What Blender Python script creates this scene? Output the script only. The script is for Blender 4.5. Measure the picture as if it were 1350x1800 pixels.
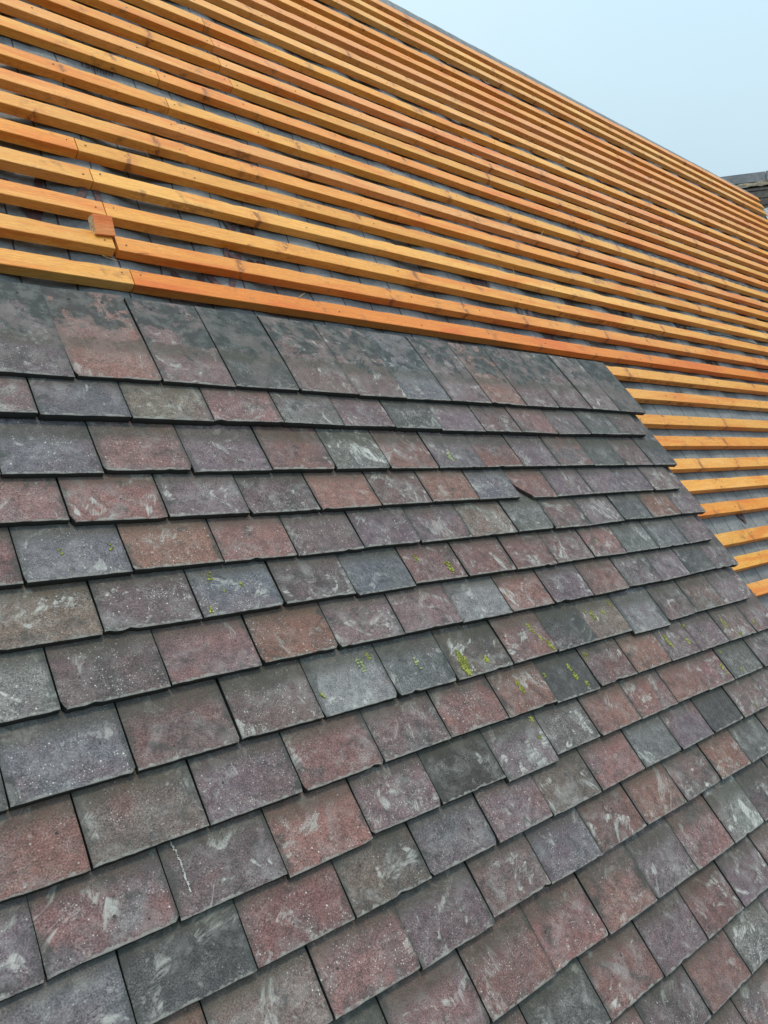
import bpy, bmesh, math, random
from mathutils import Vector, Matrix, noise as mn
random.seed(7)
R = math.radians
for o in list(bpy.data.objects): bpy.data.objects.remove(o)
S = bpy.context.scene
C = S.collection

# ------------------------------------------------------------------ camera
PITCH = R(54.5986)          # roof pitch
ZR = 5.5                    # height of the roof origin above the ground
cd = bpy.data.cameras.new('camera'); cam = bpy.data.objects.new('camera', cd); C.objects.link(cam)
cd.sensor_fit = 'VERTICAL'; cd.sensor_height = 36; cd.sensor_width = 27; cd.lens = 1351.31/1800*36
cd.clip_start = .02; cd.clip_end = 3000
_r = Vector((.7473257, -.6644579, 0)); _d = Vector((-.0479804, -.0539642, -.9973895)); _f = Vector((.6627233, .7453748, -.0722098))
M = Matrix((_r, -_d, -_f)).transposed().to_4x4()
M.translation = Vector((-2.5320986, -1.4470655, ZR-.1496706)); cam.matrix_world = M
S.camera = cam

# ------------------------------------------------------------------ sky, sun, exposure
SUN_EL, SUN_AZ = R(73), R(200)      # high behind thin cloud, slightly left of straight in front of the slope
w = bpy.data.worlds.new('World'); S.world = w; w.use_nodes = True
nt = w.node_tree; nt.nodes.clear()
sky = nt.nodes.new('ShaderNodeTexSky'); sky.sky_type = 'NISHITA'; sky.sun_disc = False
sky.sun_elevation = SUN_EL; sky.sun_rotation = SUN_AZ; sky.altitude = 50; sky.air_density = 1.0; sky.dust_density = 3.0; sky.ozone_density = 1.0
bg = nt.nodes.new('ShaderNodeBackground'); bg.inputs[1].default_value = .10
veil = nt.nodes.new('ShaderNodeBackground')                       # thin even cloud over the whole sky
tcw = nt.nodes.new('ShaderNodeTexCoord'); nz = nt.nodes.new('ShaderNodeTexNoise'); nz.inputs['Scale'].default_value = 1.6; nz.inputs['Detail'].default_value = 3
nt.links.new(tcw.outputs['Generated'], nz.inputs['Vector'])
rp = nt.nodes.new('ShaderNodeValToRGB'); rp.color_ramp.elements[0].position = .3; rp.color_ramp.elements[1].position = .7
rp.color_ramp.elements[0].color = (1.06, 1.42, 1.62, 1); rp.color_ramp.elements[1].color = (1.22, 1.52, 1.63, 1)
nt.links.new(nz.outputs['Fac'], rp.inputs['Fac']); nt.links.new(rp.outputs['Color'], veil.inputs['Color'])
sz = nt.nodes.new('ShaderNodeSeparateXYZ'); nt.links.new(tcw.outputs['Generated'], sz.inputs[0])      # overcast sky: zenith about three times the horizon
ov = nt.nodes.new('ShaderNodeMath'); ov.operation = 'MULTIPLY_ADD'; ov.use_clamp = False; ov.inputs[1].default_value = .667; ov.inputs[2].default_value = .40
nt.links.new(sz.outputs[2], ov.inputs[0]); nt.links.new(ov.outputs[0], veil.inputs[1])
mx = nt.nodes.new('ShaderNodeMixShader'); mx.inputs[0].default_value = .82
nt.links.new(sky.outputs[0], bg.inputs[0]); nt.links.new(bg.outputs[0], mx.inputs[1]); nt.links.new(veil.outputs[0], mx.inputs[2])
wo = nt.nodes.new('ShaderNodeOutputWorld'); nt.links.new(mx.outputs[0], wo.inputs[0])
sd = bpy.data.lights.new('sun', 'SUN'); sd.energy = 1.5; sd.angle = R(12); sd.color = (1, .82, .60)
so = bpy.data.objects.new('sun', sd); C.objects.link(so)
_s = Vector((math.sin(SUN_AZ)*math.cos(SUN_EL), math.cos(SUN_AZ)*math.cos(SUN_EL), math.sin(SUN_EL)))
so.rotation_euler = (-_s).to_track_quat('-Z', 'Y').to_euler(); so.location = (0, -6, 14)
S.view_settings.view_transform = 'Standard'; S.view_settings.look = 'None'; S.view_settings.gamma = 1
S.cycles.max_bounces = 5; S.cycles.diffuse_bounces = 2; S.cycles.glossy_bounces = 2; S.cycles.transmission_bounces = 2
S.view_settings.exposure = 0.0; S.view_settings.use_curve_mapping = False

# ------------------------------------------------------------------ helpers
def lin(r, g, b, k=1.0):
    f = lambda c: ((c/255+.055)/1.055)**2.4 if c > 10 else c/255/12.92
    return (f(r)*k, f(g)*k, f(b)*k, 1)

class G:
    """small node-graph writer"""
    def __init__(s, name):
        s.m = bpy.data.materials.new(name); s.m.use_nodes = True; s.t = s.m.node_tree; s.t.nodes.clear()
        s.out = s.n('OutputMaterial'); s.b = s.n('BsdfPrincipled'); s.l(s.b.outputs[0], s.out.inputs[0])
    def n(s, k, **kw):
        x = s.t.nodes.new('ShaderNode'+k)
        for a, v in kw.items(): setattr(x, a, v)
        return x
    def l(s, a, b): s.t.links.new(a, b)
    def put(s, sock, v):
        if isinstance(v, bpy.types.NodeSocket): s.l(v, sock)
        else: sock.default_value = v
    def math(s, op, a, b=0.0, c=None):
        x = s.n('Math', operation=op); s.put(x.inputs[0], a); s.put(x.inputs[1], b)
        if c is not None: s.put(x.inputs[2], c)
        return x.outputs[0]
    def step(s, v, lo, hi, a=0.0, b=1.0):
        x = s.n('MapRange', interpolation_type='SMOOTHSTEP'); s.put(x.inputs['Value'], v)
        for k, q in zip(('From Min', 'From Max', 'To Min', 'To Max'), (lo, hi, a, b)): s.put(x.inputs[k], q)
        return x.outputs[0]
    def mix(s, f, a, b, mode='MIX'):
        x = s.n('Mix', data_type='RGBA', blend_type=mode); s.put(x.inputs[0], f); s.put(x.inputs[6], a); s.put(x.inputs[7], b); return x.outputs[2]
    def noise(s, v, sc, det=3, rough=.55, dist=0.0):
        x = s.n('TexNoise'); s.l(v, x.inputs['Vector']); x.inputs['Scale'].default_value = sc; x.inputs['Detail'].default_value = det
        x.inputs['Roughness'].default_value = rough; x.inputs['Distortion'].default_value = dist; return x.outputs['Fac']
    def voro(s, v, sc, rnd=1.0):
        x = s.n('TexVoronoi'); s.l(v, x.inputs['Vector']); x.inputs['Scale'].default_value = sc; x.inputs['Randomness'].default_value = rnd
        sp = s.n('SeparateColor'); s.l(x.outputs['Color'], sp.inputs[0]); return x.outputs['Distance'], sp.outputs[0], sp.outputs[1]
    def mapv(s, v, loc=(0, 0, 0), rot=(0, 0, 0), sc=(1, 1, 1)):
        x = s.n('Mapping'); s.put(x.inputs[0], v); x.inputs[1].default_value = loc; x.inputs[2].default_value = rot; x.inputs[3].default_value = sc; return x.outputs[0]
    def vadd(s, a, b):
        x = s.n('VectorMath', operation='ADD'); s.put(x.inputs[0], a); s.put(x.inputs[1], b); return x.outputs[0]
    def seeded(s, mul=50.0):
        tc = s.n('TexCoord'); oi = s.n('ObjectInfo'); cb = s.n('CombineXYZ')
        for i, k in enumerate((mul, mul*1.7, mul*.6)): s.l(s.math('MULTIPLY', oi.outputs['Random'], k), cb.inputs[i])
        return s.vadd(tc.outputs['Object'], cb.outputs[0])
    def xyz(s, v):
        x = s.n('SeparateXYZ'); s.l(v, x.inputs[0]); return x.outputs
    def bump(s, h, dist, st=1.0):
        x = s.n('Bump'); x.inputs['Strength'].default_value = st; x.inputs['Distance'].default_value = dist; s.l(h, x.inputs['Height']); s.l(x.outputs[0], s.b.inputs['Normal'])
    def done(s, col, rough=.8, spec=.3):
        s.put(s.b.inputs['Base Color'], col); s.put(s.b.inputs['Roughness'], rough); s.b.inputs['Specular IOR Level'].default_value = spec; return s.m

def obj(name, me, mat, parent=None):
    o = bpy.data.objects.new(name, me); C.objects.link(o)
    if mat and not me.materials: me.materials.append(mat)
    if parent: o.parent = parent
    return o
def mesh(name, vs, fs, smooth=False):
    me = bpy.data.meshes.new(name); me.from_pydata(vs, [], fs)
    if smooth: me.polygons.foreach_set('use_smooth', [True]*len(fs))
    me.update(); return me
def tag(o, label, cat=None, group=None, kind=None):
    if label: o['label'] = label
    if cat: o['category'] = cat
    if group: o['group'] = group
    if kind: o['kind'] = kind
    return o

# ------------------------------------------------------------------ materials
def tile_material():
    g = G('old_clay_tile')
    P = g.seeded()
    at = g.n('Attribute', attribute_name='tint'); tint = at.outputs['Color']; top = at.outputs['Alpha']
    t2 = g.n('Attribute', attribute_name='tint_two').outputs['Color']
    pa = g.n('Attribute', attribute_name='parm'); sm, sk, st = g.xyz(pa.outputs['Vector'])
    uv = g.n('UVMap', uv_map='UVMap'); X, Y, _ = g.xyz(uv.outputs[0])
    n1 = g.noise(P, 9, 3, .6, .5); n2 = g.noise(P, 62, 5, .72); n3 = g.noise(P, 21, 6, .72, .4); grit = g.noise(P, 420, 2, .7); n4 = g.noise(P, 33, 5, .70)
    c = g.mix(g.step(n1, .42, .68, 0, .75), tint, t2)
    c = g.mix(1, c, g.mix(g.step(n2, .28, .72), (.68, .69, .70, 1), (1.28, 1.27, 1.26, 1)), 'MULTIPLY')
    c = g.mix(1, c, g.mix(g.step(grit, .32, .68), (.54, .54, .55, 1), (1.46, 1.45, 1.44, 1)), 'MULTIPLY')
    # grime blotches
    c = g.mix(g.step(n3, .53, .68, 0, .70), c, (.042, .046, .045, 1))
    # old lime smears dragged over the face
    vr = g.n('VectorRotate', rotation_type='Z_AXIS'); g.l(P, vr.inputs['Vector']); g.l(g.math('MULTIPLY_ADD', g.n('ObjectInfo').outputs['Random'], 2.2, -.6), vr.inputs['Angle'])
    ps = g.mapv(vr.outputs[0], sc=(1, .26, 1))
    s1 = g.noise(ps, 85, 5, .74, 1.2); msk = g.noise(P, 15, 4, .66, 1.0)
    f = g.math('MULTIPLY', g.step(s1, .40, .62), g.step(msk, .555, .63)); f = g.math('MULTIPLY', f, sm)
    c = g.mix(f, c, (.50, .51, .48, 1))
    # soft chalky bloom in patches
    hz = g.noise(P, 17, 5, .66, .7); f = g.math('MULTIPLY', g.step(hz, .47, .70), g.math('MULTIPLY', sm, .60)); f = g.math('MULTIPLY', f, g.step(n2, .34, .60, .35, 1)); c = g.mix(f, c, (.33, .335, .33, 1))
    # hazy bloom
    f = g.math('MULTIPLY', g.step(n4, .48, .66), g.math('MULTIPLY', sm, .35)); f = g.math('MULTIPLY', f, g.step(grit, .38, .60)); c = g.mix(f, c, (.38, .38, .37, 1))
    # white efflorescence specks, two sizes
    d, r1, r2 = g.voro(P, 300); f = g.math('MULTIPLY', g.step(d, .36, .13), g.step(r1, .60, .68)); f = g.math('MULTIPLY', f, g.math('MULTIPLY', g.step(n4, .42, .56), g.step(n1, .38, .54, .35, 1))); f = g.math('MULTIPLY', f, sk)
    c = g.mix(f, c, (.60, .58, .55, 1))
    d, r1, r2 = g.voro(P, 120); d = g.math('ADD', d, g.math('MULTIPLY', g.math('SUBTRACT', grit, .5), .30)); f = g.math('MULTIPLY', g.step(d, .20, .08), g.step(r1, .72, .80)); f = g.math('MULTIPLY', f, g.math('MULTIPLY', sk, g.step(n3, .58, .46)))
    c = g.mix(f, c, (.66, .65, .61, 1))
    d, r1, r2 = g.voro(P, 48); d = g.math('ADD', d, g.math('MULTIPLY', g.math('SUBTRACT', n2, .5), .16)); pit = g.math('MULTIPLY', g.step(d, .13, .06), g.step(r2, .70, .74)); c = g.mix(g.math('MULTIPLY', pit, .85), c, (.022, .022, .023, 1))
    # olive dirt line where rain gathers below the tile above, blackened sides, pale worn nose
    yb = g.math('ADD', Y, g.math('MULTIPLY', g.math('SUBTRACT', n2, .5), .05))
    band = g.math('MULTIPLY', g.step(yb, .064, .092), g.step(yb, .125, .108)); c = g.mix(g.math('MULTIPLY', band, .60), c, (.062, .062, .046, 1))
    xe = g.math('ADD', g.math('ABSOLUTE', X), g.math('MULTIPLY', g.math('SUBTRACT', n3, .5), .06))
    c = g.mix(g.step(xe, .071, .084, 0, .62), c, (.046, .054, .050, 1))
    yn = g.math('ADD', Y, g.math('MULTIPLY', g.math('SUBTRACT', n2, .5), .024))
    c = g.mix(g.step(yn, .0045, .0, 0, .75), c, (.40, .40, .37, 1))
    # mortar and tar staining on the long-covered heads of the top course
    gp = g.n('NewGeometry').outputs['Position']; wn = g.noise(gp, 7, 6, .66, 1.0); ys = g.math('ADD', Y, g.math('MULTIPLY', g.math('SUBTRACT', wn, .5), .42))
    f = g.math('MULTIPLY', g.step(ys, .112, .122), st)
    f = g.math('MULTIPLY', f, g.step(g.noise(gp, 16, 6, .7, .6), .43, .48, .12, 1)); c = g.mix(g.math('MULTIPLY', f, .90), c, g.mix(g.step(n4, .44, .64), (.030, .039, .039, 1), (.100, .110, .106, 1)))
    f2 = g.math('MULTIPLY', g.step(n1, .50, .57), g.math('MULTIPLY', st, g.step(n3, .42, .52))); c = g.mix(g.math('MULTIPLY', f2, .55), c, g.mix(.5, tint, (.23, .19, .175, 1)))
    dx = g.math('SUBTRACT', g.math('ABSOLUTE', X), .034); dy = g.math('SUBTRACT', Y, .232)
    hole = g.math('SQRT', g.math('ADD', g.math('MULTIPLY', dx, dx), g.math('MULTIPLY', dy, dy))); c = g.mix(g.step(hole, .0038, .0028), c, (.008, .008, .008, 1))
    # grimy broken-in edges, darkened further to paint in the shadow line under each nose
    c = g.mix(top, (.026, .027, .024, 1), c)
    g.bump(g.math('ADD', g.math('MULTIPLY', grit, .4), n2), .0024, 1.0)
    return g.done(c, .66, .38)

def wood_material():
    g = G('treated_batten_timber')
    P = g.seeded(); oi = g.n('ObjectInfo'); col = oi.outputs['Color']
    fib = g.noise(g.mapv(P, sc=(1, 34, 34)), 11, 4, .65, .3); soft = g.noise(g.mapv(P, sc=(1, 7, 7)), 2.3, 4, .6, .6); fine = g.noise(g.mapv(P, sc=(1, 9, 9)), 60, 3, .7)
    c = g.mix(g.step(soft, .47, .66, 0, .85), col, g.mix(1, col, (.93, .62, .36, 1), 'MULTIPLY'))
    c = g.mix(g.step(soft, .45, .30, 0, .75), c, g.mix(1, col, (1.05, 1.18, 1.8, 1), 'MULTIPLY'))
    c = g.mix(1, c, g.mix(g.step(fib, .3, .7), (.88, .80, .68, 1), (1.08, 1.11, 1.18, 1)), 'MULTIPLY')
    c = g.mix(1, c, g.mix(g.step(fine, .3, .7), (.86, .84, .80, 1), (1.12, 1.13, 1.14, 1)), 'MULTIPLY')
    dirt = g.noise(P, 11, 5, .72); c = g.mix(g.step(dirt, .57, .70, 0, .6), c, (.24, .10, .03, 1))
    kv = g.n('TexVoronoi', voronoi_dimensions='1D'); kx = g.xyz(P)[0]; kn = g.noise(P, 26, 4, .7)
    g.l(g.math('ADD', kx, g.math('MULTIPLY', g.math('SUBTRACT', kn, .5), .035)), kv.inputs['W']); kv.inputs['Scale'].default_value = 2.6
    ks = g.n('SeparateColor'); g.l(kv.outputs['Color'], ks.inputs[0]); on = g.math('MULTIPLY', g.step(ks.outputs[0], .52, .55), g.step(kn, .46, .56)); d = kv.outputs['Distance']
    c = g.mix(g.math('MULTIPLY', g.math('MULTIPLY', g.step(d, .17, .03), on), .45), c, (.60, .20, .03, 1))
    c = g.mix(g.math('MULTIPLY', g.math('MULTIPLY', g.step(d, .034, .010), on), .70), c, (.20, .055, .014, 1))
    g.bump(g.math('ADD', g.math('MULTIPLY', fib, .6), fine), .0009, .7)
    return g.done(c, .48, .5)

def membrane_material():
    g = G('breathable_underlay')
    tc = g.n('TexCoord'); P = tc.outputs['Object']; x, y, z = g.xyz(P)
    n1 = g.noise(P, 7, 5, .6); n2 = g.noise(P, 90, 5, .7); fi = g.noise(g.mapv(P, rot=(0, 0, .7), sc=(1, 5, 1)), 160, 3)
    c = g.mix(g.step(n1, .3, .7), (.165, .188, .204, 1), (.255, .277, .290, 1))
    c = g.mix(1, c, g.mix(g.step(n2, .3, .7), (.78, .78, .78, 1), (1.16, 1.16, 1.16, 1)), 'MULTIPLY')
    # printed guide lines up the slope, about 105 mm apart
    xx = g.math('ADD', x, g.math('MULTIPLY', g.math('SUBTRACT', g.noise(P, 5, 2), .5), .022)); xx = g.math('ADD', xx, g.math('MULTIPLY', y, -.035))
    fr = g.math('ABSOLUTE', g.math('SUBTRACT', g.math('FRACT', g.math('DIVIDE', g.math('ADD', xx, 10.0), .110)), .5))
    wv = g.math('MULTIPLY', g.step(fr, .024, .015), g.step(n2, .22, .42, .6, .95)); c = g.mix(wv, c, (.045, .032, .038, 1))
    d, r1, _ = g.voro(P, 55); c = g.mix(g.math('MULTIPLY', g.step(d, .12, .05), g.step(r1, .8, .85)), c, (.5, .46, .4, 1))
    g.bump(g.math('ADD', fi, n2), .0012, .5)
    return g.done(c, .62, .35)

def plain(name, col, rough=.7, var=.35, sc=40, bump=.001, metal=0):
    g = G(name); P = g.seeded(9); n = g.noise(P, sc, 6, .65); n2 = g.noise(P, sc*.18, 3)
    c = g.mix(1, col, g.mix(g.step(n, .28, .72), (1-var, 1-var, 1-var, 1), (1+var, 1+var, 1+var, 1)), 'MULTIPLY')
    c = g.mix(1, c, g.mix(g.step(n2, .35, .65), (1-var*.5,)*3+(1,), (1+var*.5,)*3+(1,)), 'MULTIPLY')
    g.b.inputs['Metallic'].default_value = metal
    if bump: g.bump(n, bump, .8)
    return g.done(c, rough)

TILE = tile_material(); WOOD = wood_material(); MEMB = membrane_material()
PRINT = plain('print_ink', (.085, .050, .056, 1), .6, .3, 120, 0); NAIL = plain('galvanised_nail', (.20, .13, .08, 1), .5, .4, 300, 0, .6)
INK = plain('batten_stamp_ink', (.10, .03, .012, 1), .7, .3, 200, 0)
LICH = plain('yellow_lichen', (.27, .295, .068, 1), .9, .5, 260, .002); LICH2 = plain('pale_green_lichen', (.34, .40, .20, 1), .9, .4, 260, .002)
DROP = plain('bird_lime', (.50, .50, .47, 1), .8, .2, 200, .0005); SPLINT = plain('raw_wood_splinter', (.66, .42, .20, 1), .8, .3, 150, 0)
SLATE = plain('grey_ridge_tile', (.115, .128, .140, 1), .75, .25, 30, .002); MORTAR = plain('mossy_mortar', (.20, .175, .13, 1), .9, .5, 25, .006); MOSS = plain('moss', (.10, .115, .025, 1), .95, .6, 60, .006)
LEAD = plain('crumpled_plastic', (.34, .37, .37, 1), .2, .45, 40, .008); GROUND = plain('ground_paving', (.055, .052, .046, 1), .9, .3, .6, .01)
DARKT = plain('dark_old_tile', (.060, .056, .050, 1), .85, .45, 30, .004)

# ------------------------------------------------------------------ ground
gv = 220
g_me = mesh('ground', [(-gv, -gv, 0), (gv, -gv, 0), (gv, gv, 0), (-gv, gv, 0)], [(0, 1, 2, 3)])
tag(obj('ground', g_me, GROUND), None, kind='structure')

# ------------------------------------------------------------------ the roof (everything below in slope coordinates: u along, v up the slope, h off it)
roof = bpy.data.objects.new('roof', None); C.objects.link(roof); roof.location = (0, 0, ZR); roof.rotation_euler = (PITCH, 0, 0); roof.empty_display_size = .3
tag(roof, 'half stripped pitched roof with weathered clay tiles below new orange timber battens', 'roof', kind='thing')
U_RAFT, DU = -1.80, .308
def valley(v): return 2.56+.8*v
HB = -.047                   # plane of the batten tops
HM = HB-.0255                # underside of the battens

def mem_h(u, v):
    s = math.sin(math.pi*(u-U_RAFT)/DU)**2
    p = Vector((u*2.1, v*1.3, 3.1)); q = Vector((u*9, v*4, 1.7)); r = Vector((u*26, v*15, .3))
    sag = (.25+.75*max(0, min(1, (v-.1)/.25)))*s*(.006+.016*max(0, .5+.9*mn.noise(p))+.016*max(0, min(1, (-1.75-u)*3)))
    wr = (.4+.6*max(0, min(1, (v-.1)/.25)))*(.0050*mn.noise(q)+.0030*mn.noise(r)+.010*abs(mn.noise(Vector((u*14+v*5, v*3-u*2, 9.2)))))
    k = max(0, min(1, (2.62-v)/.12)); h = min(HM-.0008, HM-.003-sag*k+wr*(.3+.7*k))
    t = math.exp(-((v-1.2)/.05)**2)*.85; return h*(1-t)+(HM-.006+.2*wr)*t      # drawn tight along the lap mark
def lap(u): return .668+.018*mn.noise(Vector((u*2.2, .3, 0)))+.008*mn.noise(Vector((u*9, 1.3, 0)))-.012*u
VTOP = 2.775

def sheet(name, v0f, v1f, off, nu, nv, over=False):
    vs = []; fs = []
    rows = [(j/nv, 0) for j in range(nv+1)]
    if over: rows += [(1, k) for k in (.03, .1, .4, .9)]
    for t, k in rows:
        for i in range(nu+1):
            # u runs to the valley
            uu = -4.2+(valley(1.2)+1.35+4.2)*i/nu
            v0, v1 = v0f(uu), v1f(uu); v = v0+(v1-v0)*t
            u = min(uu, valley(v)+.05)
            h = mem_h(u, v)+off
            if k:
                v += k*math.cos(PITCH*2)*1 if k > .05 else k*.5; h -= k*math.sin(PITCH*2)+(.004 if k < .05 else .02)
            vs.append((u, v, h))
    n = nu+1
    for j in range(len(rows)-1):
        for i in range(nu): fs.append((j*n+i, j*n+i+1, (j+1)*n+i+1, (j+1)*n+i))
    return obj(name, mesh(name, vs, fs, True), MEMB, roof)
low_sheet = sheet('underlay', lambda u: -2.2, lambda u: lap(u)+.10, -.0012, 230, 150)
up_sheet = sheet('underlay', lap, lambda u: VTOP-.008*u, .0030, 230, 130, True)
low_sheet['label'] = 'lower grey underlay sheet with printed lines'; up_sheet['label'] = 'upper grey underlay sheet lapped over the lower'

def conform(me, off=.0022):
    for v in me.vertices: v.co.z = max(mem_h(v.co.x, v.co.y)+off, mem_h(v.co.x, v.co.y)+off)
def lettering(txt, u, v, size, shear=0.0, sx=1.0, rot=0.0, ink=PRINT, bold=.0012, par=None, name='printed_lettering'):
    cu = bpy.data.curves.new(name, 'FONT'); cu.body = txt; cu.size = size; cu.shear = shear; cu.offset = bold; cu.resolution_u = 5; cu.fill_mode = 'FRONT'
    t = bpy.data.objects.new('tmp', cu); C.objects.link(t); dg = bpy.context.evaluated_depsgraph_get(); dg.update()
    me = bpy.data.meshes.new_from_object(t.evaluated_get(dg)); bpy.data.objects.remove(t)
    bm = bmesh.new(); bm.from_mesh(me); bmesh.ops.triangulate(bm, faces=bm.faces[:])
    for _ in range(3):
        le = [e for e in bm.edges if e.calc_length() > .016]
        if not le: break
        bmesh.ops.subdivide_edges(bm, edges=le, cuts=1); bmesh.ops.triangulate(bm, faces=bm.faces[:])
    bm.to_mesh(me); bm.free(); ca, sa = math.cos(rot), math.sin(rot)
    for q in me.vertices:
        x, y = q.co.x*sx, q.co.y; q.co = (u+x*ca-y*sa, v+x*sa+y*ca, 0)
    conform(me, .0045); me.materials.clear()
    return obj(name, me, ink, par or up_sheet)
for a in (('W', -2.10, .50, .20, 0, 1, .0), ('OL', -1.93, .595, .15, 0, 1, .0), ('W', -2.19, .40, .17, 0, 1, 0), ('NV', -1.665, .335, .13, 0, 1.0, 0), ('M', -1.50, .475, .085, .2, 1, 0), ('on', -1.415, .50, .055, .2, 1, 0),
          ('VE', -1.455, .60, .10, .1, 1, 0), ('MI', -.45, .60, .09, .2, 1, 0), ('CO', -.29, .49, .085, .2, 1, 0), ('IIIB', .12, .60, .085, .2, .8, 0), ('N', .55, .60, .10, .2, 1, 0), ('on', .62, .49, .09, .2, 1, 0),
          ('VE', -.20, .375, .09, .1, 1, 0), ('MV', 1.02, .60, .095, .1, 1, 0), ('no', 1.25, .49, .09, 0, 1, 0), ('V', .37, -.445, .10, 0, 1.2, .1), ('M', .55, .16, .07, .1, 1, 0), ('EN', 1.1, .375, .09, .1, 1, 0)):
    lettering(a[0], a[1], a[2], a[3], a[4], a[5], a[6], bold=.0012, par=low_sheet if a[2] < .6 else up_sheet)
for u in (-1.70, -.57, .57): lettering('150mm', u, 1.183, .030, .12, 1.05, bold=.0006)
vs, fs = [], []
def strip(u0, u1, v, wd, off=.0045):
    n = max(2, int((u1-u0)/.02)); b = len(vs)
    for i in range(n+1):
        u = u0+(u1-u0)*i/n
        for s in (-.5, .5): vs.append((u, v+s*wd, mem_h(u, v+s*wd)+off))
    for i in range(n): fs.append((b+2*i, b+2*i+2, b+2*i+3, b+2*i+1))
k = -2.15
while k < 2.6:
    if not any(-.02 < k-t < .13 or -.02 < k+.05-t < .13 for t in (-1.70, -.57, .57)): strip(k, k+.052, 1.196+.004*mn.noise(Vector((k, 0, 0))), .0065)
    k += .092
tag(obj('printed_dashes', mesh('printed_dashes', vs, fs), PRINT, up_sheet), None, kind='stuff')

# ------------------------------------------------------------------ battens
YEL, PAL, ORG, DOR, PNK = (.86, .395, .072), (.89, .445, .100), (.85, .345, .050), (.83, .250, .024), (.88, .385, .098)
BV = [.317, .422, .533, .648, .754, .858, .958, 1.066, 1.197, 1.305, 1.411, 1.522, 1.635, 1.768, 1.88, 1.989, 2.099, 2.207, 2.356, 2.467, 2.578]
BC = [DOR, ORG, YEL, PAL, YEL, ORG, PNK, YEL, ORG, YEL, PNK, PNK, YEL, PAL, PAL, PNK, YEL, ORG, PAL, PAL, PNK]
BCL = [YEL, YEL, YEL, YEL, ORG, YEL, YEL, ORG, YEL, PNK, ORG, ORG, YEL]            # the left-hand lengths, where a joint shows
BJ = [-1.789, -1.801, -1.797, -1.80, -1.811, -1.491, -1.482, -1.481, -1.472, -1.19, -1.196, -1.184, -1.18]
BH, BW = .025, .047
def bow(u, seed, v=0): return (.0115-.0065*max(0, min(1, (v-1.5)/.9)))*max(0, u)+.002*mn.noise(Vector((u*.7, seed*3.3, 0)))*(1 if v < 2.3 else .3)
def batten(u0, u1, v, colr, seed, dz=0.0, dv=0.0, wane=None):
    rnd = random.Random(seed); n = max(3, int((u1-u0)/.03)); vs = []; fs = []
    ch = .0012; hgt = BH+rnd.uniform(-.0012, .0008)
    prof = [(0, -hgt), (0, -ch), (ch, 0), (BW-ch, 0), (BW, -ch), (BW, -hgt)]
    um = (u0+u1)/2
    for i in range(n+1):
        u = u0+(u1-u0)*i/n; vv = v+dv+bow(u, seed, v); hh = HB+dz+.0007*mn.noise(Vector((u*1.3, seed*7.7, 5)))
        for k, (a, b) in enumerate(prof):
            j = .0003*mn.noise(Vector((u*31, seed*5+k*9, 2))); wn = 0
            if k in (3, 4):       # bark-edge chips along the back arris
                wn = max(0, mn.noise(Vector((u*6, seed*2.1, 8)))-.36)*.016+max(0, mn.noise(Vector((u*38, seed*2.1, 4)))-.22)*.007
            vs.append((u-um, vv+a+j-wn-v, hh+b+j-wn*.15))
    m = len(prof)
    for i in range(n):
        for k in range(m):
            fs.append((i*m+k, (i+1)*m+k, (i+1)*m+(k+1) % m, i*m+(k+1) % m))
    fs.append(tuple(range(m))); fs.append(tuple(n*m+k for k in reversed(range(m))))
    o = obj('batten', mesh('batten', vs, fs), WOOD, roof); o.location = (um, v, 0)
    f = rnd.uniform(.93, 1.05); o.color = (colr[0]*f, colr[1]*f*rnd.uniform(.95, 1.05), colr[2]*f*rnd.uniform(.85, 1.15), 1)
    # nails at the rafters
    vs, fs = [], []
    k = math.ceil((u0+.02-U_RAFT)/DU); spots = []
    while U_RAFT+k*DU < u1-.02:
        if rnd.random() < .6: spots.append(U_RAFT+k*DU+rnd.uniform(-.02, .02))
        k += 1
    if rnd.random() < .9: spots += [u0+.022, u1-.02]
    for u in spots:
        vo = rnd.uniform(.012, .034); vv = dv+vo+bow(u, seed, v); hh = HB+dz+.0007*mn.noise(Vector((u*1.3, seed*7.7, 5)))
        r = rnd.uniform(.0014, .0026); b = len(vs); du, dw = rnd.uniform(-.0008, .0008), rnd.uniform(-.0008, .0008)
        for z in (-.001, .0011):
            for q in range(7): vs.append((u-um+r*math.cos(q*.8976)+(du if z > 0 else 0), vv+r*math.sin(q*.8976)+(dw if z > 0 else 0), hh+z))
        fs.append(tuple(range(b+7, b+14)))
        for q in range(7): fs.append((b+q, b+(q+1) % 7, b+7+(q+1) % 7, b+7+q))
    if fs: tag(obj('nails', mesh('nails', vs, fs), NAIL, o), None, kind='stuff')
    return o
battens = {}
for i, v in enumerate(BV):
    ue = valley(v)-.02-random.random()*.03
    cols = BC[i]
    if i < len(BJ):
        gap = .004 if i == 1 else .0012
        step = {5: (.006, -.006), 6: (.003, -.004), 1: (.0, .002)}.get(i, (0, 0))
        battens[i, 0] = batten(-4.1, BJ[i]-gap, v, BCL[i], 100+i, step[0], step[1]); battens[i, 1] = batten(BJ[i]+gap, ue, v, cols, 200+i)
    else:
        battens[i, 1] = batten(-4.1, ue, v, cols, 300+i)
LV = [.226, .117, -.005, -.106, -.208, -.302, -.404, -.525, -.618, -.72, -.82, -.92]
LC = [YEL, YEL, YEL, ORG, PAL, YEL, ORG, YEL, YEL, YEL, ORG, YEL]
for i, v in enumerate(LV): battens['low', i] = batten(-.42, valley(v)-.03, v, LC[i], 400+i)

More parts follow.
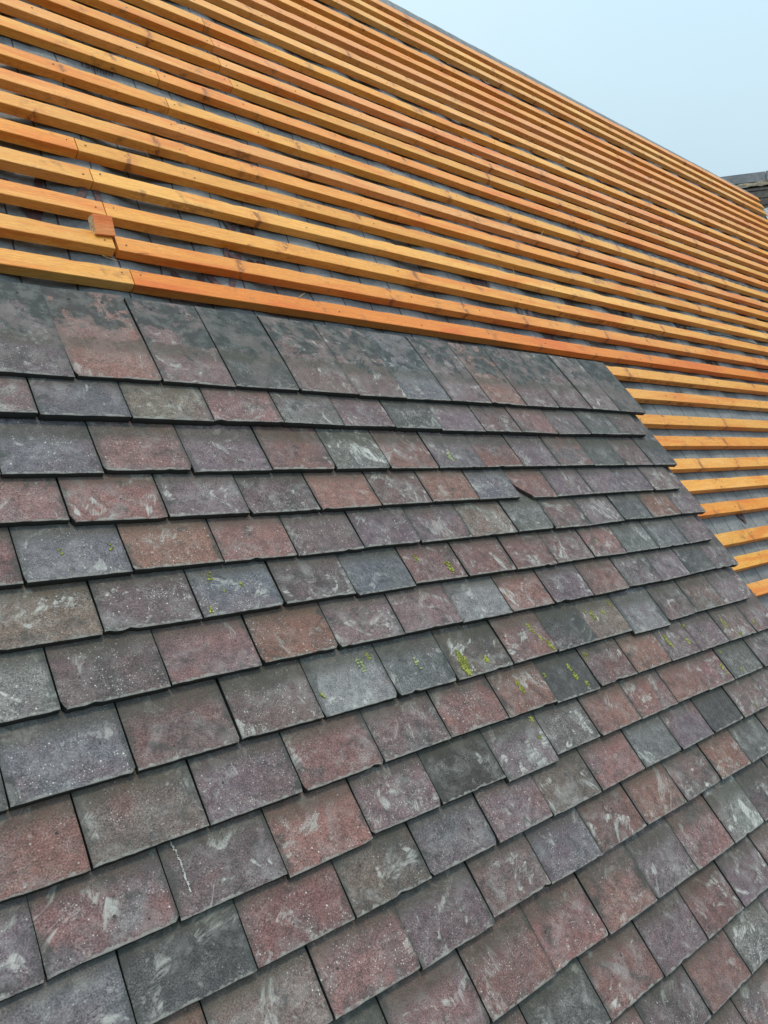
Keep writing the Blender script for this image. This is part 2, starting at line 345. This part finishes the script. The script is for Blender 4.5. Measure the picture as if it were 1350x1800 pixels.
# illegible grading stamps pressed along two batten fronts
def stamp(par, u0, u1, v, h0, seed):
    vs, fs = [], []; rnd = random.Random(seed); u = u0; o = par.location
    while u < u1:
        if rnd.random() < .82:
            for t in range(rnd.choice((1, 2, 2, 3))):
                x = u+t*.0035; a, b2 = rnd.choice(((.005, .019), (.006, .013), (.011, .019))); b = len(vs); sl = .003
                vv = v+bow(x, seed)-.0012-o.y
                for (du, dh) in ((0, a), (.0017, a), (.0017+sl, b2), (sl, b2)): vs.append((x+du-o.x, vv, HB-BH+dh))
                fs.append((b, b+1, b+2, b+3))
        u += rnd.uniform(.010, .016)
    tag(obj('grading_stamp', mesh('grading_stamp', vs, fs), INK, par), None, kind='stuff')
stamp(battens[2, 1], -.02, .52, BV[2], 0, 202); stamp(battens['low', 0], .16, .75, LV[0], 0, 400); stamp(battens['low', 1], .16, .6, LV[1], 0, 401)

# splinters and shavings still hanging on the sawn edges
def splinter(par, u, v, h, ln, ang, lift, seed):
    rnd = random.Random(seed); vs, fs = [], []; n = 6; o = par.location
    for i in range(n+1):
        t = i/n; wd = .0016*(1-.8*t); x = u+ln*t*math.cos(ang)-o.x; y = v+ln*t*math.sin(ang)-o.y; z = h+lift*math.sin(t*2.2)
        vs += [(x, y-wd, z), (x, y+wd, z), (x, y, z+wd)]
    for i in range(n):
        for k in range(3): fs.append((3*i+k, 3*i+(k+1) % 3, 3*i+3+(k+1) % 3, 3*i+3+k))
    fs += [(0, 2, 1)]
    return obj('splinter', mesh('splinter', vs, fs), SPLINT, par)
splinter(battens[1, 1], -1.76, .423, HB-.003, .036, .15, .004, 1); splinter(battens[1, 0], -1.83, .421, HB-.022, .042, -.1, -.004, 2)
for i, (key, u, v) in enumerate((((4, 1), -1.62, .80), ((2, 1), -1.42, .535), ((5, 1), -.62, .90), ((8, 1), .75, 1.24), ((10, 1), 1.65, 1.46), ((9, 1), 1.2, 1.35), ((0, 1), -1.33, .36), ((3, 1), -.2, .69), ((6, 1), .2, 1.0), ((12, 1), .9, 1.68))):
    splinter(battens[key], u, v+.0115*max(0, u), HB, random.uniform(.02, .045), random.uniform(-1, 2.5), random.uniform(.004, .014), 20+i)

# ------------------------------------------------------------------ tiles
TW, TL, TT, TILT = .168, .266, .0145, .146
T = {0: (0, [-2006, -1832, -1665, -1499, -1329, -1164, -997, -830, -667, -500, -318, -149, 25], [-2, 3, 1, 2, 0, 0, 2, 4, 3, 7, 9, 9, 9], 'POMDMMBMOMMMD'),
1: (0, [-2090, -1923, -1750, -1582, -1414, -1254, -1092, -922, -765, -590, -417, -239, -72], [-92, -94, -94, -95, -95, -94, -100, -97, -98, -98, -95, -94, -91], 'MBNRGMDPMRPGM'),
2: (0, [-2173, -2006, -1835, -1659, -1493, -1332, -1171, -1002, -840, -672, -495, -326, -152, 11], [-217, -217, -217, -216, -217, -216, -216, -216, -215, -217, -215, -216, -218, -217], 'MBRPRGRPRPRDMD'),
3: (0, [-2086, -1915, -1748, -1580, -1413, -1252, -1085, -926, -763, -587, -407, -244, -71], [-308, -311, -315, -315, -315, -314, -313, -316, -318, -315, -314, -317, -313], 'RRPPOMOBRPPPM'),
4: (0, [-2177, -2008, -1839, -1679, -1511, -1345, -1178, -1008, -853, -684, -513, -349, -170, -6], [-414, -413, -412, -417, -415, -415, -415, -415, -414, -416, -411, -414, -411, -411], 'RBORPPPNGMPDOP'),
5: (0, [-2081, -1914, -1748, -1581, -1418, -1254, -1082, -920, -753, -594, -417, -231, -79], [-514, -514, -512, -513, -511, -513, -513, -515, -512, -515, -515, -514, -512], 'NPBMBRRRMRGGP'),
6: (0, [-2168, -2002, -1834, -1669, -1503, -1335, -1169, -1010, -844, -674, -497, -334, -165, -8], [-618, -617, -613, -612, -612, -614, -615, -615, -615, -614, -615, -614, -612, -615], 'WMROMMWRPOPPDP'),
7: (0, [-2258, -2088, -1918, -1754, -1582, -1420, -1245, -1083, -924, -767, -581, -416, -243, -74], [-731, -729, -727, -729, -728, -728, -728, -727, -727, -727, -729, -727, -729, -728], 'DBMMWGNRDNWMNP'),
8: (-1, [-2178, -2007, -1841, -1670, -1501, -1333, -1171, -1005, -842, -673, -513, -346, -163], [-834, -832, -832, -830, -829, -829, -830, -832, -831, -832, -833, -833, -835], 'RNPRMRODMOMPMM'),
9: (-1, [-2256, -2085, -1914, -1749, -1584, -1413, -1248, -1089, -917, -748, -584, -433, -243], [-936, -934, -932, -929, -930, -930, -930, -931, -930, -930, -931, -931, -933], 'PRPRMKPGORRRGP'),
10: (-3, [-2170, -2002, -1830, -1667, -1499, -1336, -1171, -997, -834, -669, -498], [-1026, -1030, -1028, -1025, -1027, -1028, -1029, -1027, -1028, -1028, -1029], 'BDRNPPNRGPDMM'),
11: (-3, [-1916, -1749, -1578, -1420, -1255, -1091, -917, -746, -585], [-1129, -1129, -1125, -1125, -1129, -1127, -1128, -1126, -1129], 'NRPMPROMOG'),
12: (-4, [-1665, -1499, -1337, -1169, -1002, -832, -671], [-1245, -1244, -1245, -1247, -1247, -1248, -1249], 'PRRRPRWP'),
13: (-5, [-1424, -1251, -1081, -917], [-1351, -1354, -1356, -1356], 'GRPRP'),
14: (-6, [-1178, -1007], [-1451, -1452], 'PRW'),
15: (-6, [-1090, -922], [-1553, -1553], 'MRP')}
TINT = {'R': (133, 100, 96), 'O': (138, 104, 94), 'P': (117, 102, 107), 'B': (107, 107, 112), 'D': (86, 84, 84), 'G': (105, 105, 103), 'W': (128, 126, 126), 'M': (117, 98, 98), 'N': (116, 104, 97), 'K': (66, 62, 61)}
SECOND = {'R': 'MMPRB', 'O': 'RMRO', 'P': 'BMMRD', 'B': 'PPG', 'D': 'DPG', 'G': 'BDP', 'W': 'MPG', 'M': 'PRDM', 'N': 'MRD', 'K': 'KD'}
PAR = {'R': (.75, .9), 'O': (.6, .9), 'P': (.8, .95), 'B': (.7, 1), 'D': (.5, .5), 'G': (1, .8), 'W': (1.3, 1), 'M': (.9, .9), 'N': (1, .8), 'K': (.55, .3)}
DROPV = {(7, -767): -.011, (9, -1914): -.007, (9, -1413): -.009, (11, -1749): -.007, (3, -2086): -.006, (5, -1581): -.003, (8, -1171): -.004, (2, -2006): .003}
XF = [0, .010, .045, .10, .17, .25, .33, .42, .5, .58, .67, .75, .83, .90, .955, .990, 1]
YF = [0, .0014, .006, .014, .03, .052, .078, .104, .135, .175, .215, .245, .2646, .266]

def tile_geo(w, code, seed, stain=0.0, cut=None):
    """one plain tile, nose centre at the origin, running up +y; returns verts, faces, uvs(per vert), tints, number of face-side verts"""
    rnd = random.Random(seed); vs, fs, uv, tn = [], [], [], []
    r, g, b = TINT[code]; k = rnd.uniform(.84, 1.16); c = lin(r*rnd.uniform(.97, 1.03), g, b*rnd.uniform(.97, 1.03), .86*k)
    cl = [rnd.choice((0, 0, 0, .001, .003, .006)), rnd.choice((0, 0, 0, .001, .003, .007))]; ch = [rnd.uniform(.003, .012) for _ in (0, 1)]
    camb = rnd.uniform(.0002, .0016); warp = rnd.uniform(-.0012, .0012); nx, ny = len(XF), len(YF)
    n2 = lambda a, bb, s: mn.noise(Vector((a, bb, seed*1.37+s)))
    for j, y in enumerate(YF):
        lf = -w/2+cl[0]*max(0, 1-y/ch[0])+.0007*n2(y*60, 0, 1); rt = w/2-cl[1]*max(0, 1-y/ch[1])+.0007*n2(y*60, 0, 2)
        if cut: lf += max(0, (cut[1]-y)/cut[1])*cut[0]*(1+.12*n2(y*90, 0, 7)) if y < cut[1] else 0
        for i, xf in enumerate(XF):
            x = lf+(rt-lf)*xf
            z = camb*(1-((y-.133)/.133)**2)+warp*(2*xf-1)*(2*y/TL-1)+.0005*n2(x*25, y*25, 3)
            yy = y
            if j <= 1: yy += .0008*n2(x*55, 0, 4)+.0006*n2(x*190, 0, 5)+max(0, n2(x*40, 0, 6)-.36)*.010
            if j == 0: z -= .0013
            if i in (0, nx-1): z -= .0009
            vs.append((x, yy, z)); uv.append((x, y)); tn.append(c)
    for j in range(ny-1):
        for i in range(nx-1): fs.append((j*nx+i, j*nx+i+1, (j+1)*nx+i+1, (j+1)*nx+i))
    nf = len(fs)
    per = [i for i in range(nx)]+[j*nx+nx-1 for j in range(1, ny)]+[(ny-1)*nx+i for i in range(nx-2, -1, -1)]+[j*nx for j in range(ny-2, 0, -1)]
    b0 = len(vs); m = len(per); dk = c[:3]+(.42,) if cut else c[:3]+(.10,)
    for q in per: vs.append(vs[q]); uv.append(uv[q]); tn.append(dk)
    for q in per: x, y, z = vs[q]; vs.append((x*.995, y+.0006, z-TT+(.0004 if y < .01 else 0))); uv.append(uv[q]); tn.append(c[:3]+(.0,))
    for i in range(m): j = (i+1) % m; fs.append((b0+i, b0+m+i, b0+m+j, b0+j))
    fs.append(tuple(b0+m+i for i in reversed(range(m))))
    sm, sk = PAR[code]; prm = (min(1.3, sm*rnd.uniform(.5, 1.25)), sk*rnd.choice((.3, .6, .9, 1.1, 1.25)), stain)
    r, g, b = TINT[rnd.choice(SECOND[code])]; return vs, fs, uv, tn, nf, prm, lin(r, g, b, .78*k)
def tile_mesh(name, parts):
    V, F, UV, TN, PR, SMO, T2 = [], [], [], [], [], [], []
    for (vs, fs, uv, tn, nf, prm, c2), mat in parts:
        b = len(V); V += [tuple(mat @ Vector(q)) for q in vs] if mat else vs; F += [tuple(b+i for i in f) for f in fs]; UV += uv; TN += tn; PR += [prm]*len(vs); T2 += [c2]*len(vs); SMO += [k < nf for k in range(len(fs))]
    me = bpy.data.meshes.new(name); me.from_pydata(V, [], F); me.polygons.foreach_set('use_smooth', SMO)
    ul = me.uv_layers.new(name='UVMap')
    for l in me.loops: ul.data[l.index].uv = UV[l.vertex_index]
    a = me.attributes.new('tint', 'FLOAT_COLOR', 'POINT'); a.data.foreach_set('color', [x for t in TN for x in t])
    a = me.attributes.new('tint_two', 'FLOAT_COLOR', 'POINT'); a.data.foreach_set('color', [x for t in T2 for x in t])
    a = me.attributes.new('parm', 'FLOAT_VECTOR', 'POINT'); a.data.foreach_set('vector', [x for t in PR for x in t])
    me.update(); return me

tiles = []; seed = 0; rest = []
for c, (last, us, vvs, codes) in T.items():
    us = [u/1000 for u in us]; vvs = [v/1000 for v in vvs]; codes = list(codes); first = list(us)
    rn = random.Random(900+c)
    pick = lambda: rn.choice('RRMMPPNOGBD')
    nleft = max(1, math.ceil((us[0]+2.62)/TW)) if c <= 10 else 2
    for _ in range(nleft): us.insert(0, us[0]-TW); vvs.insert(0, vvs[0])
    codes = [pick() for _ in range(nleft-1)]+codes
    while last < 0: us.append(us[-1]+TW-.0005); vvs.append(vvs[-1]); last += 1
    while len(codes) < len(us)-1: codes.append(pick())
    for i in range(len(us)-1):
        seed += 1; ul, ur = us[i], us[i+1]; w = ur-ul-rn.uniform(.0015, .0035); um = (ul+ur)/2
        v = (vvs[i]+vvs[i+1])/2+DROPV.get((c, int(round(ul*1000))), 0)+rn.uniform(-.0012, .0012)
        cut = (.053, .050) if (c == 3 and abs(ul+.926) < .002) else None
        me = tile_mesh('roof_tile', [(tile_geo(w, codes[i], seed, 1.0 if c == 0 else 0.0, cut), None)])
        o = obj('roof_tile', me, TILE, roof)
        ang = max(-.012, min(.012, (vvs[i+1]-vvs[i])/(ur-ul)*.6))+rn.uniform(-.006, .006)
        o.location = (um, v, rn.uniform(-.0006, .0014)); o.rotation_euler = (-TILT+rn.uniform(-.004, .006), rn.uniform(-.006, .006), ang)
        tiles.append((c, ul, ur, v, o))
        if cut: o['label'] = 'red clay tile with its lower left corner broken off'
    # tiles past the frame, joined
    vrow = sum(vvs)/len(vvs); u = us[0]
    while u > -4.2: rest.append((u-TW, u, vrow, pick())); u -= TW
for c in range(16, 23):
    u = 0 if c % 2 == 0 else -.08
    while u > -4.2: rest.append((u-TW, u, -1.553-.1015*(c-15), random.choice('RRMMPPNOGBD'))); u -= TW
parts = []
for k, (a, b, v, code) in enumerate(rest):
    mt = Matrix.Translation((0, v+random.uniform(-.002, .002), random.uniform(-.0005, .0012))) @ Matrix.Translation(((a+b)/2, 0, 0)) @ Matrix.Rotation(-TILT, 4, 'X')
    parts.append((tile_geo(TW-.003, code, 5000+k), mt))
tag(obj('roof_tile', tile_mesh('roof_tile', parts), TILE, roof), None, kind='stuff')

# ------------------------------------------------------------------ lichen and droppings on the tiles
def find_tile(u, v):
    best = None
    for c, a, b, tv, o in tiles:
        if a <= u <= b and tv <= v and (best is None or tv > best[3]): best = (c, a, b, tv, o)
    return best[4] if best else None
ICO = bmesh.new(); bmesh.ops.create_icosphere(ICO, subdivisions=1, radius=1); IV = [tuple(v.co) for v in ICO.verts]; IF = [tuple(q.index for q in f.verts) for f in ICO.faces]; ICO.free()
def blobs(name, par, pts, mat):
    vs, fs = [], []
    for (x, y, r, fl) in pts:
        b = len(vs); z = .0006+.0012*(1-((y-.133)/.133)**2)*.5; a = random.random()*6
        for (p, q, s) in IV:
            j = 1+.35*mn.noise(Vector((p*2+x*900, q*2+y*900, s*2))); px, py = p*math.cos(a)-q*math.sin(a), p*math.sin(a)+q*math.cos(a)
            vs.append((x+px*r*j, y+py*r*j, z+s*r*fl*j))
        fs += [tuple(b+i for i in f) for f in IF]
    return obj(name, mesh(name, vs, fs, True), mat, par)
LI = [[-1295, -480, 40, 10], [-1380, -449, 12, 6], [-1114, -180, 30, 9], [-2109, -361, 8, 6], [-2032, -363, 9, 6], [-1873, -435, 16, 8], [-1818, -458, 9, 5], [-1855, -470, 7, 6], [-1895, -502, 12, 7], [-1631, -649, 22, 9], [-1606, -636, 9, 5], [-1739, -688, 8, 4], [-1501, -674, 12, 7], [-1383, -701, 110, 13], [-1382, -676, 25, 8], [-1384, -722, 45, 8], [-1317, -703, 22, 6], [-1130, -659, 22, 9], [-1118, -685, 14, 5], [-1104, -705, 40, 6], [-1099, -721, 16, 5], [-883, -664, 24, 9], [-904, -649, 8, 4], [-834, -664, 12, 5], [-787, -638, 8, 6], [-1256, -768, 34, 5], [-1255, -784, 18, 6], [-1162, -770, 12, 5], [-1068, -767, 30, 7], [-1065, -791, 34, 7], [-1043, -813, 16, 6], [-989, -755, 18, 9], [-636, -771, 42, 9], [-631, -789, 18, 6], [-545, -796, 26, 6], [-512, -751, 8, 5], [-305, -781, 30, 11], [-265, -824, 18, 7], [-140, -803, 18, 6], [-451, -887, 20, 7], [-448, -907, 9, 4], [-408, -848, 6, 4], [-369, -915, 10, 4], [-1263, -847, 16, 8], [-1268, -884, 8, 4], [-409, -1013, 8, 4], [-1125, -513, 5, 4], [-702, -463, 6, 4]]
for n, (u, v, cnt, sz) in enumerate(LI):
    o = find_tile(u/1000, v/1000)
    if not o: continue
    x0, y0 = u/1000-o.location.x, v/1000-o.location.y; pts = []; s = .0009*sz
    for _ in range(int(cnt*(1.5 if u > -1700 else .8))):
        rr = abs(random.gauss(.8, .35)); a = random.random()*6.283
        x, y = x0+s*.8*rr*math.cos(a), y0+s*1.35*rr*math.sin(a)
        if y > .003: pts.append((x, y, random.uniform(.0010, .0030), random.uniform(.22, .4)))
    if pts: blobs('lichen', o, pts, LICH2 if n in (2, 9, 12) else LICH)
o = find_tile(-2.062, -.85)
if o:
    pts = []
    for (u, v) in ((-2063, -838), (-2061, -852), (-2060, -863), (-2060, -877), (-2061, -888), (-2060, -898)):
        for q in range(6): pts.append((u/1000-o.location.x+random.gauss(0, .0005), v/1000-o.location.y+.0024*(q-2.5), random.uniform(.0009, .0021), .22))
    blobs('bird_dropping', o, pts, DROP)

# ------------------------------------------------------------------ loose offcut on the second batten
def offcut():
    bm = bmesh.new(); bmesh.ops.create_cube(bm, size=1); bmesh.ops.scale(bm, vec=(.047, .047, .025), verts=bm.verts); bmesh.ops.bevel(bm, geom=bm.edges[:], offset=.0012, segments=2, affect='EDGES')
    bmesh.ops.subdivide_edges(bm, edges=bm.edges[:], cuts=2, use_grid_fill=True)
    for v in bm.verts: v.co += .0006*Vector((mn.noise(v.co*90), mn.noise(v.co*90+Vector((5, 0, 0))), mn.noise(v.co*90+Vector((0, 5, 0)))))
    me = bpy.data.meshes.new('timber_offcut'); bm.to_mesh(me); bm.free(); return me
RM = Matrix.Translation((0, 0, ZR)) @ Matrix.Rotation(PITCH, 4, 'X')
om = offcut(); om.materials.append(WOOD); om.materials.append(plain('pale_end_grain', (.66, .50, .30, 1), .85, .3, 160, .001))
for p in om.polygons:
    if p.normal.x < -.8: p.material_index = 1
oc = obj('timber_offcut', om, WOOD); oc.color = (.86, .30, .085, 1)
oc.matrix_world = RM @ Matrix.Translation((-1.824, .482, HB+.006)) @ Matrix.Rotation(R(7), 4, 'Z') @ Matrix.Rotation(R(24), 4, 'X')
tag(oc, 'small square orange timber offcut standing on a batten beside its butt joint', 'offcut')

# ------------------------------------------------------------------ cross wing beyond the valley
wing = bpy.data.objects.new('neighbouring_roof', None); C.objects.link(wing)
P0 = Vector((4.95, 1.67, ZR+2.465)); ddir = Vector((-.43, .903, 0)); wing.location = P0; wing.rotation_euler = (0, 0, math.atan2(ddir.y, ddir.x))
tag(wing, 'neighbouring roof with grey angled ridge tiles on mossy mortar, beyond the battens', 'roof', kind='thing')
# local: x along the ridge (away), y to the left = towards our roof, z up
def ridge_tile(x0, ln):
    vs, fs = [], []; pr = [(.135, -.115), (.045, -.004), (0, .004), (-.045, -.004), (-.135, -.115), (-.122, -.122), (-.038, -.018), (0, -.012), (.038, -.018), (.122, -.122)]
    for i, x in enumerate((x0+.003, x0+ln*.5, x0+ln-.003)):
        for (y, z) in pr: vs.append((x, y+.002*mn.noise(Vector((x*9, y*9, 1))), z+.003*mn.noise(Vector((x*5, y*5, 2)))))
    m = len(pr)
    for i in range(2):
        for k in range(m): fs.append((i*m+k, i*m+(k+1) % m, (i+1)*m+(k+1) % m, (i+1)*m+k))
    fs += [tuple(range(m-1, -1, -1)), tuple(range(2*m, 3*m))]
    return obj('ridge_tile', mesh('ridge_tile', vs, fs), SLATE, wing)
x = -3.6
while x < 1.6: rt = ridge_tile(x, .45); rt.location.z = random.uniform(-.004, .004); x += .45
vs, fs = [], []; nx, ny = 130, 10
for i in range(nx+1):
    x = -3.6+5.2*i/nx
    for j in range(ny+1):
        t = j/ny; y = .085+.10*t; z = -.095-.075*t+.018*mn.noise(Vector((x*14, t*2, 4)))+.012*math.sin(t*math.pi)
        vs.append((x, y, z))
for i in range(nx):
    for j in range(ny): a = i*(ny+1)+j; fs.append((a, a+ny+1, a+ny+2, a+1))
obj('mortar_bed', mesh('mortar_bed', vs, fs, True), MORTAR, wing)
pts = []
for _ in range(420):
    x = random.uniform(-1.6, 1.2)
    if mn.noise(Vector((x*3, 0, 7))) > -.1: pts.append((x, random.uniform(.10, .20), random.uniform(.006, .018), .6))
mo = blobs('moss', wing, pts, MOSS); mo['kind'] = 'stuff'
for v in mo.data.vertices: v.co.z += -.115-.8*(v.co.y-.10)+.01
# its tiled slope: stepped courses falling to the valley
vs, fs = [], []
for c in range(26):
    y0 = .12+c*.075; z0 = -.13-c*.088
    for i in range(12):
        x0 = -3.6+i*.44
        b = len(vs); dz = random.uniform(-.003, .003)
        vs += [(x0, y0, z0+dz), (x0+.437, y0, z0+dz), (x0+.437, y0+.085, z0-.088+dz), (x0, y0+.085, z0-.088+dz), (x0, y0+.078, z0-.102+dz), (x0+.437, y0+.078, z0-.102+dz)]
        fs += [(b, b+3, b+2, b+1), (b+3, b+4, b+5, b+2)]
tag(obj('old_tile_courses', mesh('old_tile_courses', vs, fs), DARKT, wing), None, kind='stuff')
# crumpled sheet laid in the valley over the batten ends
vs, fs = [], []; nn, mm = 320, 18
for i in range(nn+1):
    v = -1.6+4.35*i/nn
    for j in range(mm+1):
        t = j/mm; u = valley(v)-.01+.20*t; q = Vector((u*9, v*9, 0)); q2 = Vector((u*26, v*26, 3))
        h = -.072+.022*min(1, t*3)+.04*t+.075*abs(mn.noise(q))*min(1, t*6)+.045*abs(mn.noise(q2))*min(1, t*6)
        vs.append((u+.03*mn.noise(Vector((v*11, t*2, 5))), v, h))
for i in range(nn):
    for j in range(mm): a = i*(mm+1)+j; fs.append((a, a+1, a+mm+2, a+mm+1))
vl = obj('plastic_sheet', mesh('plastic_sheet', vs, fs), LEAD); vl.matrix_world = RM
tag(vl, 'crumpled pale grey plastic sheeting lying over the ends of the battens', 'plastic sheet')
